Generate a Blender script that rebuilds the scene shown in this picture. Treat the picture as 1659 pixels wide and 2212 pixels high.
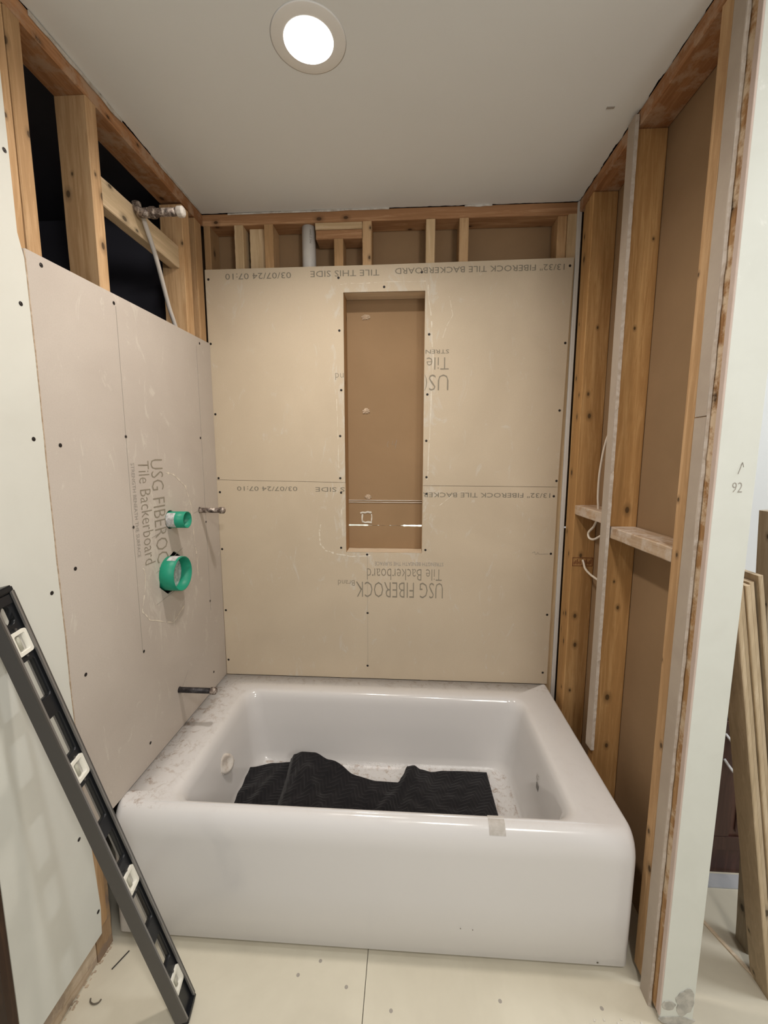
import bpy, bmesh, math, random
from mathutils import Vector, Matrix, noise
R = random.Random(7)
C = bpy.context.scene.collection
for o in list(bpy.data.objects): bpy.data.objects.remove(o)

# ------------------------------------------------------------ camera, world, lights, exposure
cd = bpy.data.cameras.new('camera'); cam = bpy.data.objects.new('camera', cd); C.objects.link(cam)
bpy.context.scene.camera = cam
cd.sensor_fit = 'HORIZONTAL'; cd.sensor_width = 36.0; cd.lens = 900.81 / 1659 * 36.0
cd.clip_start = 0.02
YAW, PIT, ROL = -.0595, -.1304, .0009
fw = Vector((math.sin(YAW) * math.cos(PIT), math.cos(YAW) * math.cos(PIT), math.sin(PIT)))
rt = Vector((math.cos(YAW), -math.sin(YAW), 0)); upv = rt.cross(fw)
rt, upv = rt * math.cos(ROL) + upv * math.sin(ROL), -rt * math.sin(ROL) + upv * math.cos(ROL)
m = Matrix((rt, upv, -fw)).transposed().to_4x4(); m.translation = Vector((.8646, -1.8363, 1.4701))
cam.matrix_world = m

W = bpy.data.worlds.new('world'); bpy.context.scene.world = W; W.use_nodes = True
W.node_tree.nodes['Background'].inputs[0].default_value = (.98, .98, .98, 1)
W.node_tree.nodes['Background'].inputs[1].default_value = .30

def area(name, loc, size, power, col, target=None, shape='DISK', spread=math.pi):
    l = bpy.data.lights.new(name, 'AREA'); l.shape = shape; l.size = size; l.energy = power; l.color = col; l.spread = spread
    o = bpy.data.objects.new(name, l); C.objects.link(o); o.location = loc
    if target is not None:
        o.rotation_euler = (Vector(target) - Vector(loc)).to_track_quat('-Z', 'Y').to_euler()
    return o
LX, LY = .611, -.690
CEIL = 2.48
area('alcove_lamp', (LX, LY, CEIL + .024), .098, 11, (1.0, .92, .84))
area('vanity_lamp', (1.75, -2.7, 2.0), .45, 12, (1.0, .95, .89), (.3, -.4, 1.0))
area('room_lamp_behind', (1.15, -2.2, 2.45), .16, 14, (1.0, .95, .89))
area('far_room_lamp', (2.35, -1.0, 2.44), .3, 14, (.93, .96, 1.0))
area('next_room_lamp', (.85, .25, 1.7), .2, 16.0, (.9, 1.0, 1.0), (.8, .7, 1.0))

VS = bpy.context.scene.view_settings
VS.view_transform = 'Standard'; VS.look = 'None'; VS.gamma = 1; VS.use_curve_mapping = False; VS.exposure = 0.30

# ------------------------------------------------------------ materials
def newmat(name):
    mt = bpy.data.materials.new(name); mt.use_nodes = True
    nt = mt.node_tree; b = nt.nodes['Principled BSDF']; b.inputs['Specular IOR Level'].default_value = .3
    return mt, nt, b
def N(nt, typ, **kw):
    n = nt.nodes.new(typ)
    for k, v in kw.items():
        if k.startswith('_'): setattr(n, k[1:], v)
        else:
            key = k.replace('__', ' ')
            n.inputs[int(key[1:]) if key[0] == 'i' and key[1:].isdigit() else key].default_value = v
    return n
def ramp(nt, fac, stops):
    r = nt.nodes.new('ShaderNodeValToRGB'); e = r.color_ramp.elements
    while len(e) < len(stops): e.new(.5)
    for el, (p, c) in zip(e, stops):
        el.position = p; el.color = (*c, 1) if len(c) == 3 else c
    nt.links.new(fac, r.inputs[0]); return r.outputs[0]
def mix(nt, fac, a, b):
    n = nt.nodes.new('ShaderNodeMix'); n.data_type = 'RGBA'
    for s, v in ((n.inputs[0], fac), (n.inputs[6], a), (n.inputs[7], b)):
        if isinstance(v, (int, float)): s.default_value = v
        elif isinstance(v, tuple): s.default_value = (*v, 1)
        else: nt.links.new(v, s)
    return n.outputs[2]
def mth(nt, op, a, b=0.0, c=0.0):
    n = nt.nodes.new('ShaderNodeMath'); n.operation = op
    for i, v in enumerate((a, b, c)):
        if isinstance(v, (int, float)): n.inputs[i].default_value = v
        else: nt.links.new(v, n.inputs[i])
    return n.outputs[0]
def coords(nt, scale=(1, 1, 1), rand=False, rot=(0, 0, 0)):
    tc = nt.nodes.new('ShaderNodeTexCoord'); mp = nt.nodes.new('ShaderNodeMapping')
    mp.inputs['Scale'].default_value = scale; mp.inputs['Rotation'].default_value = rot
    nt.links.new(tc.outputs['Object'], mp.inputs[0])
    if rand:
        oi = nt.nodes.new('ShaderNodeObjectInfo'); v = nt.nodes.new('ShaderNodeVectorMath'); v.operation = 'SCALE'
        cx = nt.nodes.new('ShaderNodeCombineXYZ')
        for i in range(3): nt.links.new(oi.outputs['Random'], cx.inputs[i])
        nt.links.new(cx.outputs[0], v.inputs[0]); v.inputs['Scale'].default_value = 37.0
        nt.links.new(v.outputs[0], mp.inputs['Location'])
    return mp.outputs[0]
def ntex(nt, vec, scale, detail=4, rough=.6, dist=0):
    n = nt.nodes.new('ShaderNodeTexNoise'); nt.links.new(vec, n.inputs['Vector'])
    n.inputs['Scale'].default_value = scale; n.inputs['Detail'].default_value = detail
    n.inputs['Roughness'].default_value = rough; n.inputs['Distortion'].default_value = dist
    return n.outputs['Fac']
def bump(nt, b, h, s, d=.002):
    n = nt.nodes.new('ShaderNodeBump'); n.inputs['Strength'].default_value = s; n.inputs['Distance'].default_value = d
    nt.links.new(h, n.inputs['Height']); nt.links.new(n.outputs[0], b.inputs['Normal'])

def wood(name, c1, c2, axis='z', rough=.75, knots=True, dirt=None):
    mt, nt, b = newmat(name)
    i = 'xyz'.index(axis)
    s = [1, 1, 1]; s[i] = .06
    v = coords(nt, s, True)
    g = ntex(nt, v, 75, 6, .7, .8)
    g2 = ntex(nt, v, 9, 3, .5, .4)
    f = mth(nt, 'ADD', mth(nt, 'MULTIPLY', g, .55), mth(nt, 'MULTIPLY', g2, .45))
    col = ramp(nt, f, [(.36, tuple(x * .85 for x in c2)), (.48, c2), (.60, c1)])
    if knots:
        sp = nt.nodes.new('ShaderNodeSeparateXYZ'); nt.links.new(coords(nt, (1, 1, 1), True), sp.inputs[0])
        j, k2 = [q for q in range(3) if q != i]
        cx = nt.nodes.new('ShaderNodeCombineXYZ')
        nt.links.new(mth(nt, 'ADD', sp.outputs[j], sp.outputs[k2]), cx.inputs[0])
        nt.links.new(mth(nt, 'MULTIPLY', sp.outputs[i], .62), cx.inputs[1])
        vo = nt.nodes.new('ShaderNodeTexVoronoi'); vo.voronoi_dimensions = '2D'
        nt.links.new(cx.outputs[0], vo.inputs['Vector']); vo.inputs['Scale'].default_value = 12
        sc = nt.nodes.new('ShaderNodeSeparateColor'); nt.links.new(vo.outputs['Color'], sc.inputs[0])
        wn = mth(nt, 'GREATER_THAN', sc.outputs[0], .50)
        size = mth(nt, 'ADD', .5, sc.outputs[1])
        k = ramp(nt, mth(nt, 'DIVIDE', vo.outputs['Distance'], size), [(.045, (1, 1, 1)), (.065, (.45, .45, .45)), (.16, (0, 0, 0))])
        k = mth(nt, 'MULTIPLY', k, wn)
        dk = tuple(x * .22 for x in c2)
        col = mix(nt, k, col, dk)
    oi = nt.nodes.new('ShaderNodeObjectInfo')
    hv = nt.nodes.new('ShaderNodeHueSaturation'); nt.links.new(col, hv.inputs['Color'])
    nt.links.new(mth(nt, 'ADD', mth(nt, 'MULTIPLY', oi.outputs['Random'], .25), .88), hv.inputs['Value'])
    col = hv.outputs[0]
    if dirt:
        d = ntex(nt, coords(nt, (1, 1, 1)), 14, 6, .7)
        col = mix(nt, ramp(nt, d, [(.48, (0, 0, 0)), (.6, (1, 1, 1))]), col, dirt)
    nt.links.new(col, b.inputs['Base Color']); b.inputs['Roughness'].default_value = rough
    bump(nt, b, f, .25, .001)
    return mt

def painted(name, c, c2=None, rough=.6, sc=3.0, amt=.35, grain=.05, spots=None, spec=.3):
    mt, nt, b = newmat(name)
    c2 = c2 or tuple(x * .9 for x in c)
    v = coords(nt)
    col = mix(nt, mth(nt, 'MULTIPLY', ramp(nt, ntex(nt, v, sc, 5, .6, .4), [(.4, (0, 0, 0)), (.65, (1, 1, 1))]), amt), c, c2)
    if spots:
        sv = ntex(nt, v, spots[1], 6, .7, 1.0)
        col = mix(nt, ramp(nt, sv, [(spots[2], (0, 0, 0)), (spots[2] + .05, (1, 1, 1))]), col, spots[0])
    nt.links.new(col, b.inputs['Base Color']); b.inputs['Roughness'].default_value = rough
    b.inputs['Specular IOR Level'].default_value = spec
    if grain: bump(nt, b, ntex(nt, v, 220, 3), grain, .001)
    return mt

def plain(name, c, rough=.6, metal=0.0, emis=None, es=0.0, spec=.3, trans=0.0):
    mt, nt, b = newmat(name)
    b.inputs['Base Color'].default_value = (*c, 1); b.inputs['Roughness'].default_value = rough; b.inputs['Metallic'].default_value = metal
    b.inputs['Specular IOR Level'].default_value = spec; b.inputs['Transmission Weight'].default_value = trans
    if emis: b.inputs['Emission Color'].default_value = (*emis, 1); b.inputs['Emission Strength'].default_value = es
    return mt

def backer(name, c, c2, chalk=None):
    # fibre board: soft mottling, fine grain, chalky scuffs (denser near a rectangle if given, in world metres)
    mt, nt, b = newmat(name); v = coords(nt)
    col = mix(nt, ramp(nt, ntex(nt, v, 2.2, 4, .55, .5), [(.38, (0, 0, 0)), (.66, (1, 1, 1))]), c, c2)
    fine = ntex(nt, v, 260, 3, .7)
    col = mix(nt, ramp(nt, fine, [(.45, (0, 0, 0)), (.75, (.35, .35, .35))]), col, tuple(x * .78 for x in c))
    st = ntex(nt, coords(nt, (1, 1, .45)), 13, 8, .75, 1.6)
    a = ramp(nt, st, [(.60, (0, 0, 0)), (.68, (.55, .55, .55))])
    geo = nt.nodes.new('ShaderNodeNewGeometry'); sp = nt.nodes.new('ShaderNodeSeparateXYZ'); nt.links.new(geo.outputs['Position'], sp.inputs[0])
    if chalk:
        ax, cx, hx, cz, hz, wd = chalk
        dx = mth(nt, 'SUBTRACT', mth(nt, 'ABSOLUTE', mth(nt, 'SUBTRACT', sp.outputs[ax], cx)), hx)
        dz = mth(nt, 'SUBTRACT', mth(nt, 'ABSOLUTE', mth(nt, 'SUBTRACT', sp.outputs[2], cz)), hz)
        dd = mth(nt, 'ABSOLUTE', mth(nt, 'MAXIMUM', dx, dz))
        near = ramp(nt, mth(nt, 'DIVIDE', dd, wd), [(0, (1, 1, 1)), (1, (0, 0, 0))])
        th = mth(nt, 'ADD', st, mth(nt, 'MULTIPLY', near, .10))
        a = mth(nt, 'MAXIMUM', a, ramp(nt, th, [(.59, (0, 0, 0)), (.66, (.6, .6, .6))]))
    col = mix(nt, a, col, (.60, .56, .49))
    nt.links.new(col, b.inputs['Base Color']); b.inputs['Roughness'].default_value = .8
    bump(nt, b, fine, .12, .0008)
    return mt

M = {}
M['pine'] = wood('pine', (.57, .375, .205), (.43, .26, .125), 'z')
M['pine_x'] = wood('pine_x', (.64, .43, .25), (.47, .28, .14), 'x')
M['pine_y'] = wood('pine_y', (.57, .375, .205), (.43, .26, .125), 'y')
M['pine_orange'] = wood('pine_orange', (.56, .34, .145), (.42, .23, .085), 'z')
M['pine_pale'] = wood('pine_pale', (.68, .53, .34), (.56, .40, .23), 'z', knots=False)
M['pine_pale_x'] = wood('pine_pale_x', (.68, .52, .34), (.56, .40, .23), 'x', knots=False)
M['pine_pale_y'] = wood('pine_pale_y', (.68, .53, .36), (.55, .42, .26), 'y')
M['plate_y'] = wood('old_plate_y', (.44, .23, .11), (.30, .14, .06), 'y', dirt=(.42, .27, .17))
M['plate_x'] = wood('old_plate_x', (.47, .28, .15), (.33, .17, .08), 'x')
M['sawn_y'] = wood('weathered_plate', (.62, .50, .37), (.45, .33, .22), 'y', knots=False, dirt=(.36, .28, .21))
M['plate_stub'] = wood('dirty_stud', (.50, .36, .22), (.34, .22, .12), 'z', dirt=(.24, .17, .12))
M['osb'] = wood('rough_wood', (.46, .27, .12), (.29, .14, .05), 'z', dirt=(.62, .48, .33))
M['pine_raw'] = wood('pine_raw', (.80, .68, .52), (.70, .56, .40), 'x', knots=False)
M['dusty'] = wood('dusty_wood', (.52, .39, .27), (.40, .27, .17), 'y', dirt=(.55, .46, .38))
M['lumber'] = wood('lumber_edge', (.58, .475, .335), (.46, .36, .235), 'z')
M['lumber_grey'] = wood('lumber_grey', (.48, .42, .32), (.38, .32, .23), 'z')
M['white_wall'] = painted('white_wall', (.63, .63, .575), (.56, .555, .50), sc=2.2, amt=.5, grain=.04)
M['white_end'] = painted('white_end', (.66, .675, .62), (.60, .61, .555), sc=9, amt=.4, grain=.04, spots=((.76, .77, .72), 6, .66))
M['ceiling'] = painted('ceiling_paint', (.77, .785, .785), (.74, .75, .745), rough=.85, sc=1.4, amt=.5, grain=.06)
M['paper'] = painted('brown_paper', (.31, .20, .108), (.265, .17, .09), rough=.85, sc=3, amt=.6, grain=.05)
M['paper_grey'] = painted('grey_paper', (.44, .37, .30), (.38, .31, .25), rough=.85, sc=8, amt=.6)
M['gypsum'] = painted('gypsum_edge', (.60, .53, .46), (.45, .36, .28), rough=.9, sc=60, amt=.8, grain=.3)
M['strip_light'] = painted('strip_light', (.60, .57, .53), (.52, .48, .44), rough=.85, sc=12)
M['pink'] = painted('paper_edge', (.56, .45, .39), (.50, .40, .34), rough=.9, sc=14, amt=.6)
M['floor'] = painted('floor_board', (.63, .585, .47), (.55, .505, .40), rough=.7, sc=4, amt=.7, grain=.08, spots=((.42, .39, .32), 11, .70))
M['board'] = backer('fibre_board', (.585, .49, .365), (.53, .44, .325), (0, .754, .171, 1.6, .555, .10))
M['board_left'] = backer('fibre_board_light_tint', (.52, .465, .41), (.47, .415, .365), (1, -.375, .13, 1.08, .22, .10))  # same fibre board; the light's pinkish tint is put into its colour
M['ink'] = plain('print_ink', (.225, .20, .155), .9)
M['ink_logo'] = plain('print_ink_logo', (.27, .235, .18), .9)
M['ink_dark'] = plain('print_ink_dark', (.13, .11, .085), .9)
M['ink_faint'] = plain('pencil', (.34, .31, .27), .9)
M['screw'] = plain('screw_metal', (.035, .03, .028), .45, .6)
M['dark'] = plain('dark_room_shade', (.09, .09, .115), .9)  # darkness of the unlit room put into the surface colour
M['darkwood'] = wood('dark_stained', (.07, .034, .016), (.035, .017, .009), 'z', .45, False)
M['cab'] = wood('cabinet_wood', (.085, .040, .030), (.055, .026, .020), 'z', .35, False)
M['white_plastic'] = plain('white_plastic', (.72, .72, .72), .45)
M['cable'] = plain('cable_sheath', (.72, .64, .54), .5)
M['pex'] = plain('pex', (.62, .58, .54), .4)
M['green'] = plain('green_plastic', (.015, .27, .165), .42)
M['label'] = painted('label_paper', (.62, .62, .62), (.28, .28, .28), sc=75, amt=.9, grain=0)
M['lens'] = plain('lamp_lens', (1, 1, 1), .4, emis=(1, .97, .93), es=14)
M['can'] = plain('lamp_can', (.9, .9, .9), .3, emis=(1, .97, .93), es=.9)
M['trim'] = plain('lamp_trim', (.80, .785, .76), .6)
M['alu'] = plain('level_rail', (.11, .105, .10), .42, .55)
M['black'] = plain('level_black', (.012, .013, .015), .35)
M['vial'] = plain('vial_acrylic', (.42, .40, .36), .2)
M['vialframe'] = plain('vial_frame', (.72, .70, .62), .4)
M['chrome'] = plain('bright_metal', (.7, .7, .7), .25, 1)
M['grime'] = painted('dusty_white', (.66, .62, .57), (.44, .38, .33), sc=40, amt=.9)
def tubmat():
    mt, nt, b = newmat('tub_enamel'); v = coords(nt)
    geo = nt.nodes.new('ShaderNodeNewGeometry'); sp = nt.nodes.new('ShaderNodeSeparateXYZ'); nt.links.new(geo.outputs['Position'], sp.inputs[0])
    nz = nt.nodes.new('ShaderNodeSeparateXYZ'); nt.links.new(geo.outputs['Normal'], nz.inputs[0])
    d = ntex(nt, v, 30, 8, .8, .6)
    side = mth(nt, 'GREATER_THAN', nz.outputs[2], .75)
    dirt = mth(nt, 'MULTIPLY', ramp(nt, d, [(.51, (0, 0, 0)), (.62, (.8, .8, .8))]), side)
    edge = mth(nt, 'MAXIMUM', ramp(nt, mth(nt, 'ABSOLUTE', sp.outputs[0]), [(.03, (1, 1, 1)), (.17, (0, 0, 0))]),
               ramp(nt, mth(nt, 'ABSOLUTE', sp.outputs[1]), [(.01, (.8, .8, .8)), (.09, (0, 0, 0))]))
    low = mth(nt, 'MULTIPLY', mth(nt, 'LESS_THAN', sp.outputs[2], .15), mth(nt, 'GREATER_THAN', sp.outputs[1], -.70))
    dirt = mth(nt, 'MULTIPLY', dirt, mth(nt, 'MAXIMUM', mth(nt, 'MAXIMUM', edge, low), .05))
    col = mix(nt, dirt, (.685, .67, .66), (.36, .27, .21))
    nt.links.new(col, b.inputs['Base Color'])
    b.inputs['Specular IOR Level'].default_value = .5
    rr = ramp(nt, ntex(nt, v, 16, 5, .6), [(.4, (.10, .10, .10)), (.7, (.24, .24, .24))])
    nt.links.new(rr, b.inputs['Roughness'])
    h = mth(nt, 'MULTIPLY', ntex(nt, v, 85, 3), mth(nt, 'ADD', mth(nt, 'MULTIPLY', low, 1.0), .02))
    bump(nt, b, h, .5, .004)
    return mt
M['tub'] = tubmat()
def padmat():
    mt, nt, b = newmat('quilted_pad'); v = coords(nt, (1, 1, 1), rot=(0, 0, .5))
    sp = nt.nodes.new('ShaderNodeSeparateXYZ'); nt.links.new(v, sp.inputs[0])
    tri = mth(nt, 'PINGPONG', sp.outputs[0], .032)
    f = mth(nt, 'PINGPONG', mth(nt, 'ADD', sp.outputs[1], tri), .0095)
    f = mth(nt, 'DIVIDE', f, .0095)
    n = ntex(nt, v, 40, 5, .7)
    col = mix(nt, mth(nt, 'MULTIPLY', n, mth(nt, 'SUBTRACT', 1.0, mth(nt, 'MULTIPLY', f, .6))), (.007, .007, .009), (.030, .028, .030))
    nt.links.new(col, b.inputs['Base Color']); b.inputs['Roughness'].default_value = .9
    b.inputs['Specular IOR Level'].default_value = .15
    b.inputs['Sheen Weight'].default_value = .15
    bump(nt, b, ramp(nt, f, [(0, (0, 0, 0)), (.30, (1, 1, 1))]), .45, .003)
    return mt
M['pad'] = padmat()
def rustmat():
    mt, nt, b = newmat('rusty_pipe'); v = coords(nt)
    n = ntex(nt, v, 55, 6, .7, .5)
    nt.links.new(ramp(nt, n, [(.36, (.045, .038, .034)), (.5, (.17, .13, .11)), (.62, (.55, .48, .42))]), b.inputs['Base Color'])
    b.inputs['Roughness'].default_value = .5; b.inputs['Metallic'].default_value = .5
    bump(nt, b, n, .4, .002); return mt
M['rust'] = rustmat()
def darkpipe():
    mt, nt, b = newmat('black_pipe'); n = ntex(nt, coords(nt), 60, 6, .7, .5)
    nt.links.new(ramp(nt, n, [(.45, (.03, .028, .03)), (.66, (.10, .09, .09)), (.74, (.5, .47, .45))]), b.inputs['Base Color'])
    b.inputs['Roughness'].default_value = .45; b.inputs['Metallic'].default_value = .5
    bump(nt, b, n, .4, .002); return mt
M['blackpipe'] = darkpipe()

# ------------------------------------------------------------ geometry helpers
def link(name, me, mat, parent=None):
    o = bpy.data.objects.new(name, me); C.objects.link(o)
    if mat is not None: me.materials.append(mat)
    if parent is not None:
        o.parent = parent; o.matrix_parent_inverse = Matrix.Translation(-parent.location) if parent.type == 'EMPTY' else Matrix.Identity(4)
    return o
def obj(name, bm, mat, parent=None, smooth=False, bev=0.0):
    if bev:
        bmesh.ops.bevel(bm, geom=[e for e in bm.edges], offset=bev, segments=1, affect='EDGES', clamp_overlap=True)
    me = bpy.data.meshes.new(name); bm.normal_update(); bm.to_mesh(me); bm.free()
    if smooth:
        for p in me.polygons: p.use_smooth = True
    if isinstance(mat, str): mat = M[mat]
    return link(name, me, mat, parent)
def tag(o, label, cat, group=None):
    o['label'] = label; o['category'] = cat
    if group: o['group'] = group
    return o
def thing(name, loc, label, cat, group=None):
    o = bpy.data.objects.new(name, None); C.objects.link(o); o.location = loc; o.empty_display_size = .05
    return tag(o, label, cat, group)
def struct(o):
    o['kind'] = 'structure'; return o
def box(bm, x0, x1, y0, y1, z0, z1):
    vs = [bm.verts.new(p) for p in ((x0, y0, z0), (x1, y0, z0), (x1, y1, z0), (x0, y1, z0), (x0, y0, z1), (x1, y0, z1), (x1, y1, z1), (x0, y1, z1))]
    for f in ((0, 3, 2, 1), (4, 5, 6, 7), (0, 1, 5, 4), (1, 2, 6, 5), (2, 3, 7, 6), (3, 0, 4, 7)): bm.faces.new([vs[i] for i in f])
    return vs
def boxes(*bs):
    bm = bmesh.new()
    for b in bs: box(bm, *b)
    return bm
def plank(x0, x1, y0, y1, z0, z1, rough=.0012, seg=14):
    """a sawn timber: box cut along its longest axis with slightly eased, wandering edges"""
    d = (x1 - x0, y1 - y0, z1 - z0); i = d.index(max(d)); bm = bmesh.new(); rings = []
    lo = (x0, y0, z0); hi = (x1, y1, z1); j, k = [q for q in range(3) if q != i]; e = min(.0025, min(d) / 6)
    ox = R.random() * 50
    for s in range(seg + 1):
        t = s / seg; ring = []
        for (a, b) in ((0, 0), (1, 0), (1, 1), (0, 1)):
            for q in (0, 1):
                p = [0, 0, 0]; p[i] = lo[i] + d[i] * t
                A = (lo[j] + e * (1 if a == 0 else -1) * 1 + (d[j] if a else 0)); B = (lo[k] + (d[k] if b else 0))
                A2 = lo[j] + (d[j] if a else 0); B2 = B + e * (1 if b == 0 else -1)
                first = (a, b) in ((0, 0), (1, 1))
                use2 = (q == 0) if first else (q == 1)
                pj, pk = (A2, B2) if use2 else (A, B)
                w = rough * noise.noise(Vector((ox + t * 9, a * 5.1, b * 3.3)))
                p[j] = pj + w; p[k] = pk + w * .7
                ring.append(bm.verts.new(p))
        rings.append(ring)
    for s in range(seg):
        for q in range(8):
            bm.faces.new((rings[s][q], rings[s][(q + 1) % 8], rings[s + 1][(q + 1) % 8], rings[s + 1][q]))
    bm.faces.new(rings[0][::-1]); bm.faces.new(rings[-1])
    bmesh.ops.recalc_face_normals(bm, faces=bm.faces)
    return bm
def shape2d(polys, thick, mat4):
    """solid plate from 2D outlines (first = outline, others = holes); u,v in metres, extruded 0..thick along local z"""
    cu = bpy.data.curves.new('tmp', 'CURVE'); cu.dimensions = '2D'; cu.fill_mode = 'BOTH'; cu.extrude = thick / 2
    for p in polys:
        s = cu.splines.new('POLY'); s.points.add(len(p) - 1); s.use_cyclic_u = True
        for q, (u, v) in zip(s.points, p): q.co = (u, v, 0, 1)
    o = bpy.data.objects.new('tmp', cu); C.objects.link(o)
    me = bpy.data.meshes.new_from_object(o.evaluated_get(bpy.context.evaluated_depsgraph_get()))
    bpy.data.objects.remove(o); bpy.data.curves.remove(cu)
    me.transform(mat4 @ Matrix.Translation((0, 0, thick / 2)))
    bm = bmesh.new(); bm.from_mesh(me); bpy.data.meshes.remove(me)
    bmesh.ops.remove_doubles(bm, verts=bm.verts, dist=1e-6)
    return bm
def frame(o, u, v, n):
    mm = Matrix((Vector(u), Vector(v), Vector(n))).transposed().to_4x4(); mm.translation = Vector(o); return mm
def text(s, u0, u1, v0, v1, fr, mat, parent, name='printed_text', shear=0, thin=False):
    """lettering filling the rectangle u0..u1 (reading direction) by v0..v1, .3 mm thick"""
    cu = bpy.data.curves.new('tmp', 'FONT'); cu.body = s; cu.size = 1; cu.resolution_u = 2; cu.shear = shear
    if thin: cu.offset = -.012
    o = bpy.data.objects.new('tmp', cu); C.objects.link(o)
    me = bpy.data.meshes.new_from_object(o.evaluated_get(bpy.context.evaluated_depsgraph_get()))
    bpy.data.objects.remove(o); bpy.data.curves.remove(cu)
    xs = [v.co.x for v in me.vertices]; ys = [v.co.y for v in me.vertices]
    a, b, c, d = min(xs), max(xs), min(ys), max(ys)
    sx = (u1 - u0) / (b - a); sy = (v1 - v0) / (d - c)
    me.transform(fr @ Matrix.Translation((u0, v0, .0004)) @ Matrix.Diagonal((sx, sy, 1, 1)) @ Matrix.Translation((-a, -c, 0)))
    return link(name, me, M[mat], parent)
def tube(pts, r, seg=10, smooth=True, res=6):
    P = [Vector(p) for p in pts]
    if res > 1 and len(P) > 2:
        Q = []
        for i in range(len(P) - 1):
            a = P[max(i - 1, 0)]; b = P[i]; c = P[i + 1]; d = P[min(i + 2, len(P) - 1)]
            for k in range(res):
                t = k / res
                Q.append(.5 * ((2 * b) + (c - a) * t + (2 * a - 5 * b + 4 * c - d) * t * t + (3 * b - 3 * c + d - a) * t ** 3))
        Q.append(P[-1]); P = Q
    bm = bmesh.new(); rings = []
    up = Vector((0.31, .17, .93))
    for i, p in enumerate(P):
        t = (P[min(i + 1, len(P) - 1)] - P[max(i - 1, 0)]).normalized()
        a = t.cross(up).normalized(); b = t.cross(a)
        rr = r[i] if isinstance(r, (list, tuple)) else r
        rings.append([bm.verts.new(p + (a * math.cos(2 * math.pi * k / seg) + b * math.sin(2 * math.pi * k / seg)) * rr) for k in range(seg)])
    for i in range(len(rings) - 1):
        for k in range(seg): bm.faces.new((rings[i][k], rings[i][(k + 1) % seg], rings[i + 1][(k + 1) % seg], rings[i + 1][k]))
    bm.faces.new(rings[0][::-1]); bm.faces.new(rings[-1])
    bmesh.ops.recalc_face_normals(bm, faces=bm.faces)
    return bm
def lathe(prof, o, axis, seg=32, closed=False, cap=True):
    """revolve (radius, height) pairs about axis through o"""
    ax = Vector(axis).normalized(); a = ax.cross(Vector((.2, .3, .93) if abs(ax.z) < .9 else (1, 0, 0))).normalized(); b = ax.cross(a)
    bm = bmesh.new(); rings = []
    for r_, h in prof:
        rings.append([bm.verts.new(Vector(o) + ax * h + (a * math.cos(2 * math.pi * k / seg) + b * math.sin(2 * math.pi * k / seg)) * max(r_, 1e-5)) for k in range(seg)])
    n = len(rings)
    for i in range(n if closed else n - 1):
        for k in range(seg): bm.faces.new((rings[i][k], rings[i][(k + 1) % seg], rings[(i + 1) % n][(k + 1) % seg], rings[(i + 1) % n][k]))
    if not closed and cap: bm.faces.new(rings[0][::-1]); bm.faces.new(rings[-1])
    bmesh.ops.recalc_face_normals(bm, faces=bm.faces)
    return bm
def circ(cx, cy, r, n=24): return [(cx + r * math.cos(2 * math.pi * k / n), cy + r * math.sin(2 * math.pi * k / n)) for k in range(n)]
def rr2(cx, cy, hw, hh, r, n=4):
    out = []
    for sx, sy, a0 in ((1, 1, 0), (-1, 1, 90), (-1, -1, 180), (1, -1, 270)):
        for k in range(n + 1):
            a = math.radians(a0 + 90 * k / n); out.append((cx + sx * (hw - r) + r * math.cos(a), cy + sy * (hh - r) + r * math.sin(a)))
    return out
_screw = None
def screws(parent, pts, n):
    """dished screw heads, each a part of the sheet it holds; pts are world points on the face, n the face normal"""
    global _screw
    if _screw is None:
        bm = lathe([(.0052, .0003), (.0045, .0006), (.0030, -.0006 + .0009), (.0012, .0009)], (0, 0, 0), (0, 0, 1), 12)
        _screw = bpy.data.meshes.new('screw'); bm.to_mesh(_screw); bm.free(); _screw.materials.append(M['screw'])
    q = Vector(n).to_track_quat('Z', 'Y').to_matrix().to_4x4()
    for p in pts:
        o = bpy.data.objects.new('screw', _screw); C.objects.link(o); o.parent = parent
        o.matrix_local = Matrix.Translation(Vector(p)) @ q

T = .0103      # sheet thickness; the studs stand this far behind the finished faces
# frames for lettering: back wall faces -y, left wall faces +x
BACKF = frame((0, 0, 0), (1, 0, 0), (0, 0, 1), (0, -1, 0))                    # u = x, v = z
BACKU = frame((0, 0, 0), (-1, 0, 0), (0, 0, -1), (0, -1, 0))                  # upside down: u = -x, v = -z
LEFTF = frame((0, 0, 0), (0, 1, 0), (0, 0, 1), (1, 0, 0))                     # u = y, v = z
LEFTD = frame((0, 0, 0), (0, 0, -1), (0, 1, 0), (1, 0, 0))                    # reads downward: u = -z, v = y

# ------------------------------------------------------------ setting: floor, ceiling, walls
for nm, b in (('floor', (-2.2, .7535, -3.6, .75, -.03, 0)), ('floor', (.7555, 3.4, -3.6, .75, -.03, 0))):
    struct(obj(nm, boxes(b), 'floor'))

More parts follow.
